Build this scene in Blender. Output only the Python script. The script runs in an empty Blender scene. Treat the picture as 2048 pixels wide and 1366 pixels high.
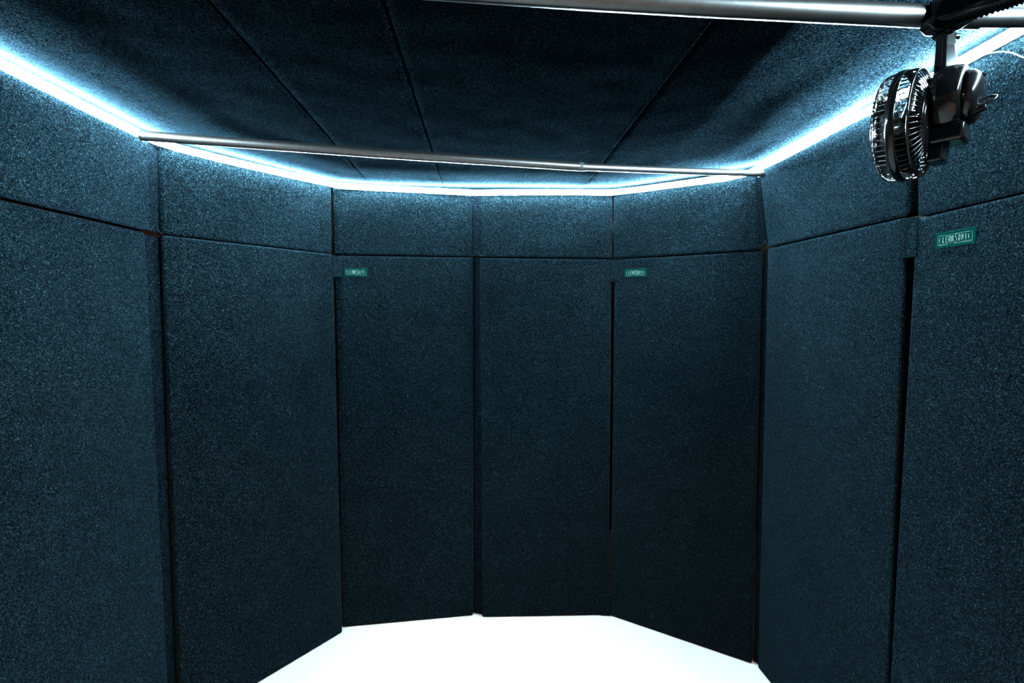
import bpy, bmesh, math, random
from mathutils import Vector, Matrix, noise
random.seed(7)
S = bpy.context.scene
COL = S.collection
PI = math.pi

# ------------------------------------------------------------------ materials
def nt(name):
    m = bpy.data.materials.new(name); m.use_nodes = True
    n = m.node_tree; b = n.nodes['Principled BSDF']
    return m, n, b

def simple(name, col, rough=.5, metal=0., spec=.5, var=.12, scale=40., bump=0.):
    """plain procedural material with a little mottling"""
    m, n, b = nt(name)
    tc = n.nodes.new('ShaderNodeTexCoord')
    nz = n.nodes.new('ShaderNodeTexNoise'); nz.inputs['Scale'].default_value = scale; nz.inputs['Detail'].default_value = 3
    n.links.new(tc.outputs['Object'], nz.inputs['Vector'])
    r = n.nodes.new('ShaderNodeValToRGB')
    r.color_ramp.elements[0].position = .3; r.color_ramp.elements[1].position = .7
    r.color_ramp.elements[0].color = (*[c*(1-var) for c in col], 1)
    r.color_ramp.elements[1].color = (*[min(1, c*(1+var)) for c in col], 1)
    n.links.new(nz.outputs['Fac'], r.inputs['Fac'])
    n.links.new(r.outputs['Color'], b.inputs['Base Color'])
    b.inputs['Roughness'].default_value = rough
    b.inputs['Metallic'].default_value = metal
    b.inputs['Specular IOR Level'].default_value = spec
    if bump:
        bp = n.nodes.new('ShaderNodeBump'); bp.inputs['Strength'].default_value = bump; bp.inputs['Distance'].default_value = .002
        n.links.new(nz.outputs['Fac'], bp.inputs['Height']); n.links.new(bp.outputs['Normal'], b.inputs['Normal'])
    return m

def felt(name, col, scale=420., flake=.6, lump=.0, sheen=0., ramp=((0, .10), (.40, .42), (.70, 1.0), (.88, 2.4), (1, 7.))):
    """needle-punched felt: short fibres of mixed greys, each tuft lying its own way"""
    m, n, b = nt(name)
    L = n.links.new
    tc = n.nodes.new('ShaderNodeTexCoord')
    wob = n.nodes.new('ShaderNodeTexNoise'); wob.inputs['Scale'].default_value = 420; wob.inputs['Detail'].default_value = 1
    L(tc.outputs['Object'], wob.inputs['Vector'])
    wa = n.nodes.new('ShaderNodeVectorMath'); wa.operation = 'MULTIPLY_ADD'
    wa.inputs[1].default_value = (.0042,)*3
    L(wob.outputs['Color'], wa.inputs[0]); L(tc.outputs['Object'], wa.inputs[2])
    vo = n.nodes.new('ShaderNodeTexVoronoi'); vo.inputs['Scale'].default_value = scale
    L(wa.outputs['Vector'], vo.inputs['Vector'])
    n2 = n.nodes.new('ShaderNodeTexNoise'); n2.inputs['Scale'].default_value = 9; n2.inputs['Detail'].default_value = 3
    L(tc.outputs['Object'], n2.inputs['Vector'])
    sep = n.nodes.new('ShaderNodeSeparateColor'); L(vo.outputs['Color'], sep.inputs['Color'])
    r = n.nodes.new('ShaderNodeValToRGB'); e = r.color_ramp.elements
    e[0].position = 0; e[1].position = 1
    e[0].color = (*[c*ramp[0][1] for c in col], 1); e[1].color = (*[c*ramp[-1][1] for c in col], 1)
    for p_, f_ in ramp[1:-1]:
        k = e.new(p_); k.color = (*[c*f_ for c in col], 1)
    L(sep.outputs['Red'], r.inputs['Fac'])
    mul = n.nodes.new('ShaderNodeMixRGB'); mul.blend_type = 'MULTIPLY'; mul.inputs['Fac'].default_value = 1
    mr = n.nodes.new('ShaderNodeMapRange'); mr.inputs['To Min'].default_value = .86; mr.inputs['To Max'].default_value = 1.14
    mr.inputs['From Min'].default_value = .3; mr.inputs['From Max'].default_value = .7
    v2 = n.nodes.new('ShaderNodeTexVoronoi'); v2.inputs['Scale'].default_value = scale*.52
    L(wa.outputs['Vector'], v2.inputs['Vector'])
    s2 = n.nodes.new('ShaderNodeSeparateColor'); L(v2.outputs['Color'], s2.inputs['Color'])
    cm = n.nodes.new('ShaderNodeMapRange'); cm.inputs['To Min'].default_value = .45; cm.inputs['To Max'].default_value = 1.55
    L(s2.outputs['Green'], cm.inputs['Value'])
    mm = n.nodes.new('ShaderNodeMath'); mm.operation = 'MULTIPLY'
    L(n2.outputs['Fac'], mr.inputs['Value'])
    L(mr.outputs['Result'], mm.inputs[0]); L(cm.outputs['Result'], mm.inputs[1])
    L(r.outputs['Color'], mul.inputs['Color1']); L(mm.outputs['Value'], mul.inputs['Color2'])
    L(mul.outputs['Color'], b.inputs['Base Color'])
    b.inputs['Roughness'].default_value = 1; b.inputs['Specular IOR Level'].default_value = 0
    if sheen:
        b.inputs['Sheen Weight'].default_value = sheen; b.inputs['Sheen Roughness'].default_value = .5
        b.inputs['Sheen Tint'].default_value = (.36, .72, 1, 1)
    bp = n.nodes.new('ShaderNodeBump'); bp.inputs['Strength'].default_value = 1; bp.inputs['Distance'].default_value = max(lump, 1e-4)
    L(n2.outputs['Fac'], bp.inputs['Height'])
    sub = n.nodes.new('ShaderNodeVectorMath'); sub.operation = 'SUBTRACT'; sub.inputs[1].default_value = (.5, .5, .5)
    L(vo.outputs['Color'], sub.inputs[0])
    mad = n.nodes.new('ShaderNodeVectorMath'); mad.operation = 'MULTIPLY_ADD'; mad.inputs[1].default_value = (2*flake,)*3
    L(sub.outputs['Vector'], mad.inputs[0]); L(bp.outputs['Normal'], mad.inputs[2])
    nm = n.nodes.new('ShaderNodeVectorMath'); nm.operation = 'NORMALIZE'; L(mad.outputs['Vector'], nm.inputs[0])
    L(nm.outputs['Vector'], b.inputs['Normal'])
    return m

LED = 20000.
DIFF = 690.
M = {}
M['felt'] = felt('charcoal_felt', (.00100, .00208, .0027), scale=600, flake=.68, lump=.004, sheen=.013)
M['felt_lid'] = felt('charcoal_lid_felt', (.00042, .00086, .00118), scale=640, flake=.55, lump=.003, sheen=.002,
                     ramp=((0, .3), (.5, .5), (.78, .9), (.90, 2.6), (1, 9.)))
M['felt_strip'] = felt('charcoal_hinge_fabric', (.00095, .0018, .0026), scale=700, flake=.35)
M['edge'] = simple('grey_fabric_edge', (.004, .0052, .0058), rough=1., spec=0., scale=500)
M['teal'] = simple('teal_woven_label', (.0002, .0066, .0054), rough=.8, spec=0., scale=600)
M['thread'] = simple('pale_thread', (.045, .070, .062), rough=.9, spec=0., scale=600)
M['hem'] = simple('teal_hem', (.0009, .0125, .0107), rough=.9, spec=0., scale=600)
M['steel'] = simple('brushed_steel', (.060, .056, .054), rough=.34, metal=1., scale=60)
M['steel2'] = simple('bright_steel', (.075, .073, .073), rough=.34, metal=1., scale=60)
M['gloss'] = simple('black_gloss_plastic', (.0012, .0012, .0013), rough=.11, spec=.22, scale=30)
M['satin'] = simple('black_satin_plastic', (.0015, .0015, .0015), rough=.25, spec=.25, scale=30)
M['chrome'] = simple('chrome_metal', (.3, .3, .3), rough=.12, metal=1.)
M['sticker'] = simple('pale_sticker', (.012, .012, .014), rough=.5, spec=.1, scale=300)
M['ink'] = simple('dark_red_ink', (.003, .0008, .0012), rough=.6, spec=.1, scale=300)
M['tape'] = simple('white_tape', (.3, .32, .33), rough=.6, scale=200)
M['cable'] = simple('pale_cable', (.008, .0085, .009), rough=.4, spec=.2, scale=100)
M['floor'] = simple('white_floor', (.23, .23, .23), rough=.8, spec=.1, var=.01, scale=3)
M['room'] = simple('tan_room_paint', (.050, .040, .033), rough=.9, spec=.1, var=.05, scale=5)
M['ceil'] = simple('room_ceiling_paint', (.5, .45, .4), rough=.9, spec=.1, var=.03, scale=5)
m, n, b = nt('led_glow')
b.inputs['Base Color'].default_value = (.8, .8, .8, 1)
b.inputs['Emission Color'].default_value = (.58, .87, 1., 1)
b.inputs['Emission Strength'].default_value = LED
m.cycles.emission_sampling = 'FRONT'
M['led'] = m
m, n, b = nt('led_diffuser_glow')
b.inputs['Base Color'].default_value = (.8, .8, .8, 1)
b.inputs['Emission Color'].default_value = (.58, .87, 1., 1)
b.inputs['Emission Strength'].default_value = DIFF
m.cycles.emission_sampling = 'FRONT'
M['led_soft'] = m

# ------------------------------------------------------------------ helpers
def thing(name, label, cat, loc=(0, 0, 0), group=None):
    o = bpy.data.objects.new(name, None); COL.objects.link(o)
    o.location = loc; o.empty_display_size = .1
    o['label'] = label; o['category'] = cat
    if group: o['group'] = group
    return o

def world_loc(p):
    v = Vector((0, 0, 0))
    while p: v += p.location; p = p.parent
    return v

def obj(name, bm, mat, parent=None, smooth=None, label=None):
    """link a bmesh given in world metres as one mesh object"""
    bmesh.ops.recalc_face_normals(bm, faces=bm.faces)
    if parent is not None:
        bmesh.ops.translate(bm, vec=-world_loc(parent), verts=bm.verts)
    me = bpy.data.meshes.new(name)
    if smooth is True:
        for f in bm.faces: f.smooth = True
    bm.to_mesh(me); bm.free()
    o = bpy.data.objects.new(name, me); COL.objects.link(o)
    me.materials.append(M[mat] if isinstance(mat, str) else mat)
    if parent is not None: o.parent = parent
    if label: o['label'] = label
    return o

def prism(bm, lo, hi, bevel=.008, seg=3):
    """closed solid between two matching loops of points, edges rounded"""
    a = [bm.verts.new(p) for p in lo]; c = [bm.verts.new(p) for p in hi]
    k = len(a); fs = [bm.faces.new(a), bm.faces.new(c[::-1])]
    for i in range(k):
        fs.append(bm.faces.new((a[i], a[(i+1) % k], c[(i+1) % k], c[i])))
    bmesh.ops.recalc_face_normals(bm, faces=fs)
    if bevel:
        es = list({e for f in fs for e in f.edges})
        r = bmesh.ops.bevel(bm, geom=es, offset=bevel, segments=seg, profile=.5, affect='EDGES')
        for f in r['faces']: f.smooth = True

def box(bm, c, sx, sy, sz, rot=None, bevel=0., seg=2):
    c = Vector(c); R = rot or Matrix.Identity(3)
    P = lambda x, y, z: c + R @ Vector((x*sx/2, y*sy/2, z*sz/2))
    prism(bm, [P(-1, -1, -1), P(1, -1, -1), P(1, 1, -1), P(-1, 1, -1)],
              [P(-1, -1, 1), P(1, -1, 1), P(1, 1, 1), P(-1, 1, 1)], bevel, seg)

def tube(bm, pts, r, k=8, closed=False, caps=True, flat=None):
    """round (or flattened) tube along a polyline; r may be a list"""
    pts = [Vector(p) for p in pts]; m_ = len(pts)
    rs = r if isinstance(r, (list, tuple)) else [r]*m_
    rings = []; ref = None
    for i, p in enumerate(pts):
        if closed: d = pts[(i+1) % m_]-pts[i-1]
        else: d = pts[min(i+1, m_-1)]-pts[max(i-1, 0)]
        d.normalize()
        if ref is None:
            ref = Vector((0, 0, 1)) if abs(d.z) < .9 else Vector((1, 0, 0))
        u = (ref-d*ref.dot(d)).normalized(); w = d.cross(u); ref = u
        fl = flat or 1.
        rings.append([bm.verts.new(p+u*(math.cos(t)*rs[i])+w*(math.sin(t)*rs[i]*fl)) for t in (2*PI*j/k for j in range(k))])
    m2 = m_ if closed else m_-1
    for i in range(m2):
        A, B = rings[i], rings[(i+1) % m_]
        for j in range(k):
            f = bm.faces.new((A[j], A[(j+1) % k], B[(j+1) % k], B[j])); f.smooth = True
    if caps and not closed:
        bm.faces.new([bm.verts.new(v.co) for v in rings[0][::-1]]); bm.faces.new([bm.verts.new(v.co) for v in rings[-1]])

def lathe(bm, origin, axis, e1, prof, k=48):
    """surface of revolution: prof = [(a along axis, r)]"""
    origin = Vector(origin); e2 = axis.cross(e1)
    rings = []
    for a, r in prof:
        rings.append([bm.verts.new(origin+axis*a+(e1*math.cos(t)+e2*math.sin(t))*max(r, 1e-4)) for t in (2*PI*j/k for j in range(k))])
    for A, B in zip(rings, rings[1:]):
        for j in range(k):
            f = bm.faces.new((A[j], A[(j+1) % k], B[(j+1) % k], B[j])); f.smooth = True
    bm.faces.new(rings[0][::-1]); bm.faces.new(rings[-1])

def struct(name, bm, mat):
    o = obj(name, bm, mat); o['kind'] = 'structure'; return o

# ------------------------------------------------------------------ the room round the booth
def slab(name, x0, x1, y0, y1, z0, z1, mat):
    bm = bmesh.new(); box(bm, ((x0+x1)/2, (y0+y1)/2, (z0+z1)/2), x1-x0, y1-y0, z1-z0)
    return struct(name, bm, mat)
RX, RY0, RY1, RZ = 2.4, -2.6, 3.1, 2.6
slab('floor', -RX, RX, RY0, RY1, -.1, 0, 'floor')
slab('wall_back', -RX, RX, RY1, RY1+.1, 0, RZ, 'room')
slab('wall_front', -RX, RX, RY0-.1, RY0, 0, RZ, 'room')
slab('wall_left', -RX-.1, -RX, RY0, RY1, 0, RZ, 'room')
slab('wall_right', RX, RX+.1, RY0, RY1, 0, RZ, 'room')
slab('ceiling', -RX, RX, RY0, RY1, RZ, RZ+.1, 'ceil')

def lamp(name, loc, size, watts, col):
    L = bpy.data.lights.new(name, 'AREA'); L.shape = 'DISK'; L.size = size; L.energy = watts; L.color = col
    o = bpy.data.objects.new(name, L); COL.objects.link(o); o.location = loc
    return o
lamp('unseen_room_lamp', (0, -1.6, RZ-.05), .4, 420., (1, .52, .27))
wl = lamp('unseen_room_lamp', (0, RY1-.09, 2.02), 1., 1.2, (1, .70, .54))     # added unseen wash light, warming the back wall glimpsed through panel gaps
wl.data.shape = 'RECTANGLE'; wl.data.size = 3.6; wl.data.size_y = .05

# ------------------------------------------------------------------ felt panels
CEN = Vector((0, .9, 0))
T = .04
def outward(a, b):
    d = (Vector(b)-Vector(a)); n_ = Vector((-d.y, d.x)).normalized()
    mid = (Vector(a)+Vector(b))/2-CEN.xy
    return n_ if n_.dot(mid) > 0 else -n_

def section(bl, br, tl, tr, z0, z1, parent, zr0=None, zr1=None, bevel=.009):
    """one stuffed felt section: plan points of its inner face at bottom and top"""
    no = outward(bl, br); o3 = Vector((no.x, no.y, 0))*T
    zr0 = z0 if zr0 is None else zr0; zr1 = z1 if zr1 is None else zr1
    f = [Vector((*bl, z0)), Vector((*br, zr0)), Vector((*tr, zr1)), Vector((*tl, z1))]
    bm = bmesh.new(); prism(bm, f, [p+o3 for p in f], bevel, 4)
    return obj('panel_section', bm, 'felt', parent)

def lerp(a, b, t): return tuple(a[i]+(b[i]-a[i])*t for i in range(len(a)))

# plan of the inner faces (metres); lower row: bottom left, bottom right, top left, top right
LOW = {
 1: [(-1.122, .909), (-1.129, 1.519), (-1.135, .909), (-1.143, 1.519)],
 2: [(-1.136, 1.573), (-.757, 2.078), (-1.133, 1.573), (-.764, 2.078)],
 3: [(-.772, 2.110), (-.183, 2.197), (-.774, 2.110), (-.176, 2.197)],
 4: [(-.141, 2.183), (.4585, 2.199), (-.142, 2.183), (.452, 2.199)],
 5: [(.4625, 2.197), (.976, 1.881), (.464, 2.195), (.968, 1.881)],
 6: [(.990, 1.865), (1.038, 1.267), (.980, 1.865), (1.025, 1.267)],
 7: [(1.045, 1.284), (1.057, .674), (1.062, 1.284), (1.073, .674)],
 8: [(1.062, .640), (1.06, .03), (1.076, .640), (1.07, .03)],
}
UP = {
 1: [(-1.119, .909), (-1.128, 1.519), (-1.112, .909), (-1.121, 1.519)],
 2: [(-1.136, 1.573), (-.771, 2.082), (-1.130, 1.573), (-.766, 2.082)],
 3: [(-.779, 2.109), (-.181, 2.197), (-.776, 2.109), (-.180, 2.197)],
 4: [(-.139, 2.183), (.456, 2.199), (-.138, 2.183), (.453, 2.199)],
 5: [(.459, 2.197), (.962, 1.881), (.454, 2.197), (.941, 1.886)],
 6: [(.981, 1.865), (1.029, 1.267), (.945, 1.880), (1.019, 1.267)],
 7: [(1.065, 1.284), (1.080, .674), (1.050, 1.284), (1.068, .674)],
 8: [(1.082, .640), (1.08, .03), (1.070, .640), (1.07, .03)],
}
for D_ in (LOW, UP):
    for k_ in (7, 8): D_[k_] = [(x*.972, y*.972) for x, y in D_[k_]]
ZS, ZT = 1.678, 1.982
ZU = {1: (ZT, ZT), 2: (ZT, ZT), 3: (ZT, ZT), 4: (ZT, ZT), 5: (ZT, ZT), 6: (1.985, 2.008), 7: (1.998, 2.004), 8: (2.004, 2.005)}
ZL = {1: (1.678, 1.678), 2: (1.680, 1.680), 3: (1.679, 1.680), 4: (1.677, 1.672), 5: (1.670, 1.668), 6: (1.676, 1.676), 7: (1.668, 1.669), 8: (1.669, 1.669)}

def hinge(a_lo, b_lo, a_hi, b_hi, no, z0, z1, parent, deep=.022):
    """fabric hinge joining two sections, set back between them"""
    o3 = Vector((no.x, no.y, 0))
    bm = bmesh.new()
    f = [Vector((*a_lo, z0))+o3*deep, Vector((*b_lo, z0))+o3*deep, Vector((*b_hi, z1))+o3*deep, Vector((*a_hi, z1))+o3*deep]
    # widen a little so that it tucks into both sections
    dx = (f[1]-f[0]).normalized()*.003
    f[0] -= dx; f[3] -= dx; f[1] += dx; f[2] += dx
    prism(bm, f, [p+o3*.006 for p in f], .001, 1)
    return obj('hinge_strip', bm, 'felt_strip', parent)

def letters(parent, P, ux, uz, w, h):
    """the woven lettering: strokes in label coordinates (0..1, 0..1)"""
    A = lambda pts: pts
    def arc(cx, cy, rx, ry, a0, a1, k=9): return [(cx+rx*math.cos(math.radians(a0+(a1-a0)*i/k)), cy+ry*math.sin(math.radians(a0+(a1-a0)*i/k))) for i in range(k+1)]
    b0, t0, s = .33, .70, .028
    mid = (b0+t0)/2; hh = (t0-b0)/2
    xs = [.135+.0805*i for i in range(10)]
    st = []
    def C(x): st.append(arc(x+.012, mid, s*1.1, hh, 125, 235))
    C(xs[0])
    x = xs[1]; st.append([(x-.008, t0), (x-.012, b0), (x+.020, b0)])
    x = xs[2]; st.append([(x+.022, t0), (x-.012, t0), (x-.012, b0), (x+.022, b0)]); st.append([(x-.012, mid+.02), (x+.014, mid+.02)])
    x = xs[3]; st.append([(x-.024, b0), (x-.018, t0-.03), (x, t0), (x+.018, t0-.03), (x+.024, b0)]); st.append([(x-.02, mid-.03), (x+.02, mid-.03)])
    x = xs[4]; st.append([(x-.020, b0), (x-.020, t0), (x+.006, t0), (x+.018, t0-.08), (x+.004, mid), (x-.018, mid)]); st.append([(x-.002, mid), (x+.024, b0)])
    x = xs[5]; st.append([(x+.028, .76), (x+.008, .79), (x-.014, .72), (x-.012, .62), (x+.008, .52), (x+.022, .42), (x+.016, .30), (x-.006, .245), (x-.026, .27)])
    x = xs[6]; st.append(arc(x, mid, s*.72, hh, 0, 360, 16))
    x = xs[7]; st.append([(x-.022, b0), (x-.018, t0), (x+.018, b0), (x+.022, t0)])
    x = xs[8]; st.append([(x, b0), (x, t0)])
    C(xs[9])
    st.append([(.075, .24), (.075, .80), (.055+.03, .80)])
    st.append([(.075, .80), (.90, .80)]); st.append([(.93, .80), (.93, .24)])
    st.append([(.075, .24), (.93, .24)])
    bm = bmesh.new()
    for i, sq in enumerate(st):
        r = .00085 if i < len(st)-4 else .0003
        tube(bm, [P+ux*(q[0]*w)+uz*(q[1]*h) for q in sq], r, 5)
    # the tiny lines of small print under the frame
    xx = .08
    rr = random.Random(3)
    while xx < .93:
        L = rr.uniform(.010, .03)
        if not .34 < xx < .45:
            tube(bm, [P+ux*(xx*w)+uz*(.165*h), P+ux*((xx+L)*w)+uz*(.165*h)], .00045, 4)
        xx += L+.012
    return obj('lettering', bm, 'thread', parent, label='pale woven lettering in a thin frame')

def sewn_label(root, sec, t0, zc=None, w=.100, h=.036, tilt=0.):
    bl, br, tl, tr = LOW[sec]
    zc = zc or (1.6745 if sec < 7 else ZL[sec][0])-.068
    no = outward(bl, br); o3 = Vector((no.x, no.y, 0))
    a = Vector((*lerp(lerp(bl, tl, .957), lerp(br, tr, .957), 0), 0)); b_ = Vector((*lerp(br, tr, .957), 0))
    ux = (b_-a).normalized(); uz = (Vector((0, 0, 1))+ux*tilt).normalized()
    L0 = a+ux*t0+Vector((0, 0, zc-h/2))
    f = [L0, L0+ux*w, L0+ux*w+uz*h, L0+uz*h]
    bm = bmesh.new(); prism(bm, [p-o3*.0014 for p in f], [p+o3*.002 for p in f], .0004, 1)
    lab = obj('sewn_label', bm, 'teal', root, label='teal green sewn label with pale lettering')
    bm = bmesh.new()
    for z in (.02, .98):
        tube(bm, [L0-o3*.0014+ux*(w*.01)+uz*(h*z), L0-o3*.0014+ux*(w*.99)+uz*(h*z)], .0008, 5)
    obj('label_hem', bm, 'hem', lab)
    letters(lab, L0-o3*.0017, ux, uz, w, h)
    return lab

def tab(root, quad, no, name='fastening_tab'):
    o3 = Vector((no.x, no.y, 0))
    f = [Vector(p) for p in quad]
    bm = bmesh.new(); prism(bm, [p-o3*.003 for p in f], [p+o3*.0015 for p in f], .0009, 2)
    # stitch welt along the free edge
    c = [lerp(f[0], f[1], .42), lerp(f[3], f[2], .42)]
    tube(bm, [Vector(c[0])-o3*.0032, Vector(c[1])-o3*.0032], .0007, 5)
    return obj(name, bm, 'felt', root)

def pair(i, j, label, upper=False):
    D = UP if upper else LOW
    pa, pb = D[i], D[j]
    mid = lerp(pa[1], pb[0], .5)
    z0 = ZS+.004 if upper else 0.
    root = thing('header_panel' if upper else 'folding_panel', label, 'acoustic panel', (mid[0], mid[1], z0),
                 'short felt panels along the top of the booth wall' if upper else 'tall felt panels around the booth')
    for k in (i, j):
        bl, br, tl, tr = D[k]
        if upper: section(bl, br, tl, tr, ZL[k][0]+.004, ZU[k][0], root, ZL[k][1]+.004, ZU[k][1])
        else: section(bl, br, tl, tr, 0.0, ZL[k][0], root, 0.0, ZL[k][1])
    no = (outward(pa[0], pa[1])+outward(pb[0], pb[1])).normalized()
    hinge(pa[1], pb[0], pa[3], pb[2], no, z0+(.006 if not upper else .003), (min(ZU[i][1], ZU[j][0])-.004) if upper else min(ZS, ZL[i][1])+(.003 if i in (3, 5) else -.006), root, .007 if upper else .016)
    if upper:
        # frayed fabric edge arching over the hinge
        o3 = Vector((no.x, no.y, 0))
        a = Vector((*pa[1], z0+.003)); b_ = Vector((*pb[0], z0+.003))
        bm = bmesh.new()
        pts = [a-o3*.001+(b_-a)*-.25, a+o3*.002, a+(b_-a)*.25+o3*.004+Vector((0, 0, .010)), a+(b_-a)*.5+o3*.004+Vector((0, 0, .022)),
               a+(b_-a)*.75+o3*.004+Vector((0, 0, .012)), b_+o3*.002, b_-o3*.001+(b_-a)*.3]
        tube(bm, pts, .0016, 6)
        obj('fabric_edge', bm, 'edge', root)
    return root

R = {}
R[1] = pair(1, 2, 'tall charcoal felt folding panel at far left, the one showing no green label')
R[3] = pair(3, 4, 'tall felt folding panel straight ahead at the back, green label near its top left corner')
R[5] = pair(5, 6, 'tall folding panel at back right, green label, under the right end of the rear rod')
R[7] = pair(7, 8, 'tall charcoal felt folding panel nearest on the right, largest green label, below the black fan')
pair(1, 2, 'short felt header panel at far left, under the left end of the rear steel rod', True)
pair(3, 4, 'short felt header panel at the back, above the tall panel straight ahead', True)
pair(5, 6, 'short felt header panel at back right, meeting the right end of the rear rod', True)
pair(7, 8, 'short felt header panel nearest on the right, beside the black clip fan', True)

sewn_label(R[3], 3, .041)
sewn_label(R[5], 5, .047)
sewn_label(R[7], 7, .064, tilt=0)

# fastening tabs: each wraps from its own panel over the neighbour's edge
n3 = outward(*LOW[3][:2]); n5 = outward(*LOW[5][:2]); n6 = outward(*LOW[6][:2]); n4 = outward(*LOW[4][:2])
def onface(sec, t, z):
    bl, br, tl, tr = LOW[sec]; f = z/ZS
    a = Vector((*lerp(bl, tl, f), z)); b_ = Vector((*lerp(br, tr, f), z))
    return a+(b_-a).normalized()*t
def onface_end(sec, t, z):
    bl, br, tl, tr = LOW[sec]; f = z/ZS
    a = Vector((*lerp(bl, tl, f), z)); b_ = Vector((*lerp(br, tr, f), z))
    return b_-(b_-a).normalized()*t
p = [onface_end(2, .004, 1.584), onface(3, .033, 1.580), onface(3, .033, 1.674), onface_end(2, .004, 1.676)]
tab(R[1], p, n3)
p = [onface_end(4, .006, 1.573), onface(5, .024, 1.573), onface(5, .026, 1.667), onface_end(4, .006, 1.669)]
tab(R[3], p, n5)
p = [onface_end(4, .040, .003), onface(5, .004, .003), onface(5, .004, .103), onface_end(4, .042, .104)]
tab(R[5], p, n4)
p = [onface_end(6, .022, 1.571), onface(7, .012, 1.569), onface(7, .010, 1.671), onface_end(6, .016, 1.673)]
tab(R[7], p, n6)

# ------------------------------------------------------------------ felt lid
WALL = [UP[1][0], UP[1][1], UP[2][0], UP[2][1], UP[3][0], UP[3][1], UP[4][0], UP[4][1], UP[5][0], UP[5][1], UP[6][0], UP[6][1], UP[7][0], UP[7][1], UP[8][1]]
def wall_dist(x, y):
    best = 9
    for a, b_ in zip(WALL, WALL[1:]):
        ax, ay = a; bx, by = b_; dx, dy = bx-ax, by-ay
        t = max(0, min(1, ((x-ax)*dx+(y-ay)*dy)/(dx*dx+dy*dy)))
        best = min(best, math.hypot(x-ax-t*dx, y-ay-t*dy))
    return best
def cl(t): return max(0., min(1., t))
def inside(x, y):
    c = False; P_ = WALL+[(1.07, -1), (-1.1, -1)]
    for (ax, ay), (bx, by) in zip(P_, P_[1:]+P_[:1]):
        if (ay > y) != (by > y) and x < (bx-ax)*(y-ay)/(by-ay)+ax: c = not c
    return c
def lid_z(x, y):
    z = 1.988+.038*cl((x-.55)/.5)*cl((2.05-y)/.9)
    if not inside(x, y): return z+.001
    d = wall_dist(x, y)
    w = cl(d/.05)
    along = noise.noise(Vector((x*2.2, y*2.2, 3.1)))
    z -= w*.0042*math.exp(-((d-.235-.03*along)/.075)**2)*(1+.6*along)
    z -= w*.003*math.exp(-((d-.11)/.030)**2)*(.6+.9*noise.noise(Vector((x*5, y*5, 9))))
    z -= w*.002*math.exp(-((d-.42)/.09)**2)*(.5+along)
    z += w*.0007*noise.noise(Vector((x*11, y*11, 0)))+w*.0006*noise.noise(Vector((x*4, y*4, 5)))
    return z

def lid(s0, s1, label, y0=-.35, y1=2.30, drop0=0., drop1=0.):
    root = bmesh.new(); r = .005
    n_ = max(8, int((s1-s0)/.02))
    ss = [(s0, 1.), (s0+.001, .5), (s0+.0025, .18), (s0+r, 0)]+[(s0+r+(s1-s0-2*r)*i/n_, 0) for i in range(1, n_)]+[(s1-r, 0), (s1-.0025, .18), (s1-.001, .5), (s1, 1.)]
    ny = 130; rows = []
    for j in range(ny+1):
        y = y0+(y1-y0)*j/ny; row = []
        for s, k in ss:
            x = s-.056*y
            z = lid_z(x, y)+k*r*.6
            z -= drop0*math.exp(-(s-s0)/.03)+drop1*math.exp(-(s1-s)/.03)
            row.append(root.verts.new((x, y, z)))
        rows.append(row)
    top = [[root.verts.new((ss[i][0]-.056*(y0+(y1-y0)*j/ny), y0+(y1-y0)*j/ny, 2.075)) for i in (0, len(ss)-1)] for j in range(ny+1)]
    for j in range(ny):
        for i in range(len(ss)-1):
            f = root.faces.new((rows[j][i], rows[j][i+1], rows[j+1][i+1], rows[j+1][i])); f.smooth = True
        root.faces.new((top[j][0], rows[j][0], rows[j+1][0], top[j+1][0]))
        root.faces.new((rows[j][-1], top[j][1], top[j+1][1], rows[j+1][-1]))
        root.faces.new((top[j][1], top[j][0], top[j+1][0], top[j+1][1]))
    root.faces.new(rows[0][::-1]+[top[0][0], top[0][1]])
    root.faces.new(rows[ny]+[top[ny][1], top[ny][0]])
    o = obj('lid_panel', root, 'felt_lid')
    o['label'] = label; o['category'] = 'acoustic panel'; o['group'] = 'felt lid panels over the booth'
    return o
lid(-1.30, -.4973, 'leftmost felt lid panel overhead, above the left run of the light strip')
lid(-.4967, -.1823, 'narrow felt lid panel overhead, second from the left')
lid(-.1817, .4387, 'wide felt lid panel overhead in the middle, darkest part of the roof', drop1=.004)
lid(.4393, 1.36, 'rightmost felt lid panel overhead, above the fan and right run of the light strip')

# ------------------------------------------------------------------ light strip
path = [(-1.110, .92, 1.966), (-1.112, 1.09, 1.966), (-1.113, 1.271, 1.963), (-1.116, 1.45, 1.963), (-1.113, 1.53, 1.963), (-1.090, 1.60, 1.963), (-.994, 1.735, 1.962),
        (-.883, 1.89, 1.965), (-.775, 2.035, 1.968), (-.735, 2.075, 1.967), (-.60, 2.114, 1.9675), (-.43, 2.137, 1.965), (-.28, 2.152, 1.961), (-.163, 2.156, 1.957), (-.05, 2.158, 1.959), (.124, 2.164, 1.961), (.30, 2.170, 1.962), (.440, 2.168, 1.961),
        (.56, 2.105, 1.960), (.676, 2.030, 1.959), (.84, 1.930, 1.958), (.915, 1.882, 1.966), (.943, 1.838, 1.980), (.963, 1.75, 1.982), (.99, 1.458, 1.991), (1.004, 1.23, 1.985), (1.008, 1.10, 1.988), (1.014, .97, 1.990), (1.024, .68, 1.990), (1.027, .40, 1.990), (1.027, .1, 1.990)]
root = thing('light_strip', 'long glowing white light strip along the top edge of the booth walls', 'light', path[13])
bm = bmesh.new(); tube(bm, path, .0108, 12)
obj('diffuser', bm, 'led_soft', root)
bm_led = bmesh.new()
bm = bmesh.new()
off = []; led_n = []
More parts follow.
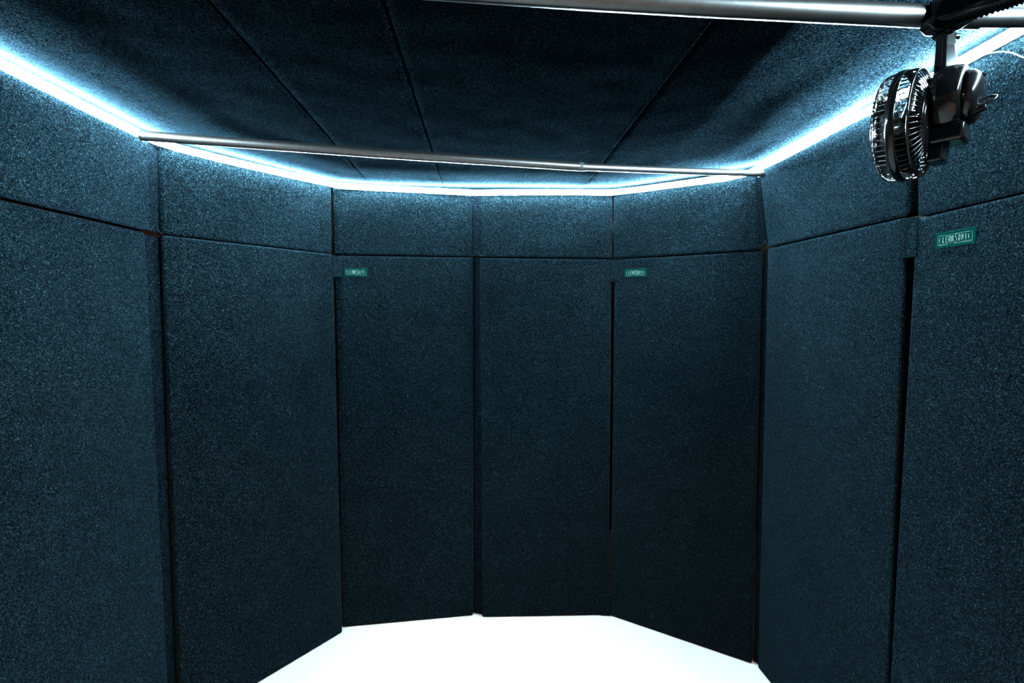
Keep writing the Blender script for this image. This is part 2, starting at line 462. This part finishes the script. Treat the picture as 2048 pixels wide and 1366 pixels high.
for i, q in enumerate(path):
    a = Vector(path[max(i-1, 0)]); b_ = Vector(path[min(i+1, len(path)-1)]); d = (b_-a); n_ = Vector((-d.y, d.x, 0)).normalized()
    if n_.dot(Vector((q[0], q[1]-.9, 0))) < 0: n_ = -n_
    off.append((Vector(q)+n_*.0116, n_)); led_n.append(-n_)
for (A, na), (B, nb) in zip(off, off[1:]):
    lo = [A+Vector((0, 0, -.006)), B+Vector((0, 0, -.006)), B+Vector((0, 0, .006)), A+Vector((0, 0, .006))]
    prism(bm, lo, [lo[0]+na*.001, lo[1]+nb*.001, lo[2]+nb*.001, lo[3]+na*.001], 0)
obj('backing_tape', bm, 'tape', root)
# row of emitters: a narrow ribbon on the strip, turned inward and up towards the lid
TILT = math.radians(66)
for (A, na), (B, nb) in zip(zip(path, led_n), zip(path[1:], led_n[1:])):
    q = []
    for P_, v in ((A, na), (B, nb)):
        f = v*math.cos(TILT)+Vector((0, 0, math.sin(TILT))); up_ = Vector((0, 0, math.cos(TILT)))-v*math.sin(TILT)
        c_ = Vector(P_)+f*.0113
        q.append((c_-up_*.0055, c_+up_*.0055, c_+up_*.0055-f*.001, c_-up_*.0055-f*.001))
    a_ = [bm_led.verts.new(x) for x in q[0]]; b_ = [bm_led.verts.new(x) for x in q[1]]
    for j in range(4): bm_led.faces.new((a_[j], a_[(j+1) % 4], b_[(j+1) % 4], b_[j]))
bmesh.ops.remove_doubles(bm_led, verts=bm_led.verts, dist=1e-5)
obj('emitter_row', bm_led, 'led', root)

# thin cable drooping from the strip on the right-hand header panel
bm = bmesh.new()
tube(bm, [(x*.972, y*.972, 1.4234+(z-1.4234)*.972) for x, y, z in [(1.046, 1.150, 2.004), (1.049, 1.114, 2.001), (1.050, 1.086, 1.994), (1.051, 1.064, 1.985), (1.052, 1.042, 1.970), (1.053, 1.018, 1.947), (1.055, .99, 1.915), (1.058, .96, 1.88)]], .0013, 6)
o = obj('power_cable', bm, 'cable'); o['label'] = 'thin pale cable curving down from the light strip at upper right'; o['category'] = 'cable'

# ------------------------------------------------------------------ rods
def rod(name, label, pts, split, r1, r2, cap=True):
    pts = [Vector(q) for q in pts]
    root = thing(name, label, 'rod', pts[split], 'telescopic steel rods holding up the lid')
    bm = bmesh.new(); tube(bm, pts[:split+1], r1, 28)
    obj('outer_tube', bm, 'steel', root)
    d = (pts[split+1]-pts[split]).normalized()
    bm = bmesh.new(); tube(bm, [pts[split]-d*.02]+pts[split:][1:], r2, 28)
    obj('inner_tube', bm, 'steel2', root)
    bm = bmesh.new(); d0 = (pts[1]-pts[0]).normalized()
    tube(bm, [pts[0]-d0*.001, pts[0]+d0*.004], r1+.0012, 28)
    obj('end_cap', bm, 'steel', root)
    bm = bmesh.new(); d1 = (pts[-1]-pts[-2]).normalized()
    tube(bm, [pts[-1]-d1*.012, pts[-1]+d1*.001], r2+.001, 28)
    obj('end_cap', bm, 'steel2', root)
    return root, pts, d

JX = (.254, 1.7135, 1.9372)
rr, rp, rd = rod('support_rod', 'steel rod at the back, spanning between the far left and back right panels',
    [(-1.098, 1.456, 1.951), (-.43, 1.590, 1.9435), JX, (.60, 1.787, 1.9460), (.948, 1.858, 1.9560)], 2, .0148, .0122)
# sticker round the thick tube near the joint
d = (Vector(rp[2])-Vector(rp[1])).normalized(); c = Vector(rp[2])-d*.013
bm = bmesh.new(); tube(bm, [c-d*.009, c+d*.006], .0150, 28)
st = obj('sticker', bm, 'sticker', rr, label='small pale sticker with dark print')
bm = bmesh.new()
side = Vector((0, -1, 0)); side = (side-d*side.dot(d)).normalized(); upv = d.cross(side)
if upv.z < 0: upv = -upv
def ang(t): return side*math.cos(t)+upv*math.sin(t)
for k, (dx, w) in enumerate(((-.0062, .0009), (-.0030, .0006), (.0022, .0008), (.0040, .0005))):
    t = -.75
    while t < .8:
        L = .12+.10*((k*7+int(t*13)) % 3)
        tube(bm, [c+d*dx+ang(t+L*i/3)*.01505 for i in range(4)], w, 5)
        t += L+.13
obj('print', bm, 'ink', st)

rod('support_rod', 'steel rod nearest the viewer across the top of the view, carrying the clip fan',
    [(-1.112, .700, 1.950), (-.121, .783, 1.934), (.132, .805, 1.931), (.342, .822, 1.930), (.694, .845, 1.9275), (.80, .852, 1.929), (1.010, .865, 1.936)], 5, .0175, .0150)

# ------------------------------------------------------------------ clip fan
ax = Vector((-.616, .788, .03)).normalized()
e1 = (Vector((0, 0, 1))-ax*ax.z).normalized(); e2 = ax.cross(e1)
FC = Vector((.717, .896, 1.763))
def fp(a, r, t): return FC+ax*(a*.95)+(e1*math.cos(t)+e2*math.sin(t))*(r*.915)
fan = thing('clip_fan', 'black clip-on fan hanging from the front steel rod at upper right', 'fan', (.742, .853, 1.92))
def ringpts(a, r, k=64): return [fp(a, r, 2*PI*i/k) for i in range(k)]
# broad band that joins the two grilles
bm = bmesh.new()
prof = [(-.005, .1005), (-.006, .1035), (-.003, .1055), (.006, .1055), (.0085, .103), (.0075, .1005)]
k = 72; rings = [[bm.verts.new(fp(a, r, 2*PI*j/k)) for j in range(k)] for a, r in prof]
for i in range(len(rings)):
    A, B = rings[i], rings[(i+1) % len(rings)]
    for j in range(k):
        f = bm.faces.new((A[j], A[(j+1) % k], B[(j+1) % k], B[j])); f.smooth = True
obj('guard_ring', bm, 'gloss', fan)
# front grille
bm = bmesh.new()
for i in range(60):
    t = 2*PI*i/60
    tube(bm, [fp(.007, .1025, t), fp(.022, .1005, t), fp(.030, .094, t), fp(.034, .080, t+.05), fp(.037, .055, t+.10), fp(.038, .030, t+.14)], .00095, 5)
for a, r in ((.0265, .0985), (.0375, .058), (.0325, .0885)):
    tube(bm, ringpts(a, r), .0011, 5, closed=True)
obj('front_grille', bm, 'gloss', fan)
bm = bmesh.new(); lathe(bm, FC, ax, e1, [(.034, .031), (.039, .031), (.042, .026), (.043, .0)])
obj('grille_badge', bm, 'gloss', fan)
# rear grille
bm = bmesh.new()
for i in range(56):
    t = 2*PI*i/56
    tube(bm, [fp(-.004, .1025, t), fp(-.016, .1015, t), fp(-.024, .0990, t), fp(-.031, .086, t), fp(-.037, .066, t)], .00105, 5)
tube(bm, ringpts(-.0235, .0998), .0019, 6, closed=True)
tube(bm, ringpts(-.0365, .067), .0022, 6, closed=True)
obj('rear_grille', bm, 'gloss', fan)
# blades on a hub
bm = bmesh.new(); lathe(bm, FC, ax, e1, [(-.022, .018), (.016, .018), (.022, .012), (.023, 0)], 32)
hub = obj('rotor_hub', bm, 'satin', fan)
for q in range(4):
    bm = bmesh.new(); G = []
    for i in range(9):
        r = .016+.076*i/8; row = []
        for j in range(9):
            u = j/8-.5; t = q*PI/2+u*(1.15-.25*abs(i/8-.6))+.25*i/8
            row.append((fp(-.002+u*.030+.004*math.cos(u*3), r, t), fp(-.0035+u*.030+.004*math.cos(u*3), r, t)))
        G.append(row)
    V0 = [[bm.verts.new(p_[0]) for p_ in row] for row in G]; V1 = [[bm.verts.new(p_[1]) for p_ in row] for row in G]
    for i in range(8):
        for j in range(8):
            bm.faces.new((V0[i][j], V0[i+1][j], V0[i+1][j+1], V0[i][j+1])).smooth = True
            bm.faces.new((V1[i][j], V1[i][j+1], V1[i+1][j+1], V1[i+1][j])).smooth = True
    for i in range(8):
        bm.faces.new((V0[i][0], V1[i][0], V1[i+1][0], V0[i+1][0])); bm.faces.new((V0[i][8], V0[i+1][8], V1[i+1][8], V1[i][8]))
        bm.faces.new((V0[0][i], V0[0][i+1], V1[0][i+1], V1[0][i])); bm.faces.new((V0[8][i], V1[8][i], V1[8][i+1], V0[8][i+1]))
    obj('fan_blade', bm, 'gloss', hub)
# motor housing: round drum set a little above the blade axis, then a stepped back
bm = bmesh.new(); lathe(bm, FC, ax, e1, [(-.029, .053), (-.0345, .059), (-.039, .056), (-.041, .0)])
obj('mounting_plate', bm, 'gloss', fan)
MC = FC+e1*.030
bm = bmesh.new(); lathe(bm, MC, ax, e1, [(-.040, .050), (-.048, .0535), (-.062, .0540), (-.074, .0525), (-.079, .0470), (-.080, .0)])
mh = obj('motor_housing', bm, 'gloss', fan)
bm = bmesh.new(); lathe(bm, MC-e1*.004, ax, e1, [(-.079, .0445), (-.088, .0430), (-.096, .036), (-.100, .026), (-.101, 0)])
obj('rear_cover', bm, 'gloss', mh)
bm = bmesh.new()
for zz in (-.016, .0, .016, .028):
    tube(bm, [MC-ax*.094+e1*zz+e2*-.016, MC-ax*.100+e1*zz, MC-ax*.094+e1*zz+e2*.016], .0016, 5)
obj('vent_ribs', bm, 'gloss', mh)
Rf = Matrix((e2, ax, e1)).transposed()
bm = bmesh.new(); box(bm, FC-ax*.060-e1*.030, .056, .050, .030, Rf, .006, 3)
obj('motor_base', bm, 'gloss', fan)
bm = bmesh.new(); box(bm, FC-ax*.047-e1*.054, .046, .024, .040, Rf, .004, 3)
obj('control_box', bm, 'gloss', fan)
# tilt ring at the back
bm = bmesh.new()
rc = Vector((.772, .805, 1.771)); ra = Vector((.55, -.45, .25)).normalized(); rb = Vector((0, .1, 1)).cross(ra).normalized(); rcn = ra.cross(rb)
tube(bm, [rc+(ra*math.cos(t)*1.2+(rb*.45+rcn*.55).normalized()*math.sin(t)*.75)*.0105 for t in (2*PI*i/28 for i in range(28))], .0021, 7, closed=True)
tube(bm, [rc-ra*.012, rc-ra*.026], .0030, 7)
obj('pull_ring', bm, 'satin', fan)
bm = bmesh.new(); box(bm, rc-ra*.014-Vector((0, 0, .010)), .030, .012, .008, Matrix((ra, rb, rcn)).transposed(), .003, 2)
obj('latch', bm, 'gloss', fan)
# stem
bm = bmesh.new()
def stem_loop(z, w, dd, x): return [Vector((x-w/2, .853-dd/2, z)), Vector((x+w/2, .853-dd/2, z)), Vector((x+w/2, .853+dd/2, z)), Vector((x-w/2, .853+dd/2, z))]
loops = [stem_loop(1.912, .022, .020, .7435), stem_loop(1.880, .023, .020, .744), stem_loop(1.845, .029, .022, .7465), stem_loop(1.828, .034, .026, .748), stem_loop(1.812, .036, .028, .749)]
vs = [[bm.verts.new(p_) for p_ in l] for l in loops]
for A, B in zip(vs, vs[1:]):
    for j in range(4): bm.faces.new((A[j], A[(j+1) % 4], B[(j+1) % 4], B[j]))
bm.faces.new(vs[0]); bm.faces.new(vs[-1][::-1])
bmesh.ops.recalc_face_normals(bm, faces=bm.faces)
be = [e for e in bm.edges if abs((e.verts[0].co-e.verts[1].co).z) > .004]
rbv = bmesh.ops.bevel(bm, geom=be, offset=.005, segments=3, profile=.5, affect='EDGES')
for f in rbv['faces']: f.smooth = True
stem = obj('stem', bm, 'gloss', fan)
bm = bmesh.new(); tube(bm, [(.7435, .853-.016, 1.9105), (.7435, .853+.016, 1.9105)], .0125, 20); 
obj('pivot_collar', bm, 'gloss', stem)
bm = bmesh.new(); tube(bm, [(.758, .853, 1.8985), (.765, .853, 1.8985)], .005, 10)
obj('screw', bm, 'chrome', stem)
# clamp: body round the rod, long toothed jaw, lever, hex knob, spring
bm = bmesh.new(); box(bm, (.735, .838, 1.928), .052, .056, .050, None, .008, 3)
cb = obj('clamp_body', bm, 'gloss', fan)
J = [(.716, .832, 1.908), (.734, .826, 1.9025), (.7605, .778, 1.896), (.776, .735, 1.889), (.800, .660, 1.880)]
bm = bmesh.new()
lo = [Vector(q) for q in J]; hgt = [.030, .036, .034, .032, .030]
hi = [q+Vector((-.004, 0, h_)) for q, h_ in zip(lo, hgt)]
wv = Vector((.026, .010, 0))
loopA = lo+hi[::-1]
prism(bm, loopA, [q-wv for q in loopA], .003, 2)
jw = obj('clamp_jaw', bm, 'gloss', fan)
bm = bmesh.new()
for i in range(26):
    t = i/25*3.0+.55; k = min(int(t), 3); q = lo[k].lerp(lo[k+1], min(1, t-k))
    dq = (lo[k+1]-lo[k]).normalized()
    a = [q-dq*.0035, q+dq*.0035, q-Vector((0, 0, .0048))]
    prism(bm, [v+Vector((0, 0, .001)) - wv*.08 for v in a], [v+Vector((0, 0, .001))-wv*.9 for v in a], 0)
obj('jaw_teeth', bm, 'gloss', jw)
bm = bmesh.new()
lo2 = [Vector((.690, .838, 1.918)), Vector((.716, .832, 1.936)), Vector((.742, .800, 1.966)), Vector((.752, .790, 1.972))]
hi2 = [q+Vector((-.004, -.006, .008)) for q in lo2]
prism(bm, lo2+hi2[::-1], [q+Vector((.0, .030, 0)) for q in lo2+hi2[::-1]], .002, 2)
obj('clamp_lever', bm, 'gloss', fan)
bm = bmesh.new(); hx = [(math.cos(t)*.0165, math.sin(t)*.0135) for t in (PI/3*i+.25 for i in range(6))]
kc = Vector((.700, .826, 1.903))
prism(bm, [kc+Vector((a, -.008, b_)) for a, b_ in hx], [kc+Vector((a, .012, b_)) for a, b_ in hx], .0016, 2)
obj('clamp_knob', bm, 'gloss', fan)
bm = bmesh.new()
tube(bm, [Vector((.716+.020*i/60, .806-.006*math.cos(i*.65), 1.950+.006*math.sin(i*.65)+.006*i/60)) for i in range(60)], .0013, 6)
obj('spring', bm, 'chrome', fan)

# ------------------------------------------------------------------ world, camera, view
w = bpy.data.worlds.new('World'); S.world = w; w.use_nodes = True
w.node_tree.nodes['Background'].inputs['Color'].default_value = (0, 0, 0, 1)
w.node_tree.nodes['Background'].inputs['Strength'].default_value = 0

cam = bpy.data.cameras.new('camera'); co = bpy.data.objects.new('camera', cam); COL.objects.link(co)
co.location = (0, 0, 1.4234); co.rotation_euler = (PI/2-.05664, 0, 0)
cam.sensor_width = 36; cam.sensor_fit = 'HORIZONTAL'; cam.lens = 962.5/2048*36; cam.clip_start = .02; cam.clip_end = 50
S.camera = co
S.cycles.use_denoising = True
S.cycles.sample_clamp_indirect = 4
S.view_settings.view_transform = 'Standard'
try: S.view_settings.look = 'None'
except Exception: pass
S.view_settings.gamma = 1; S.view_settings.use_curve_mapping = False
S.view_settings.exposure = 0.
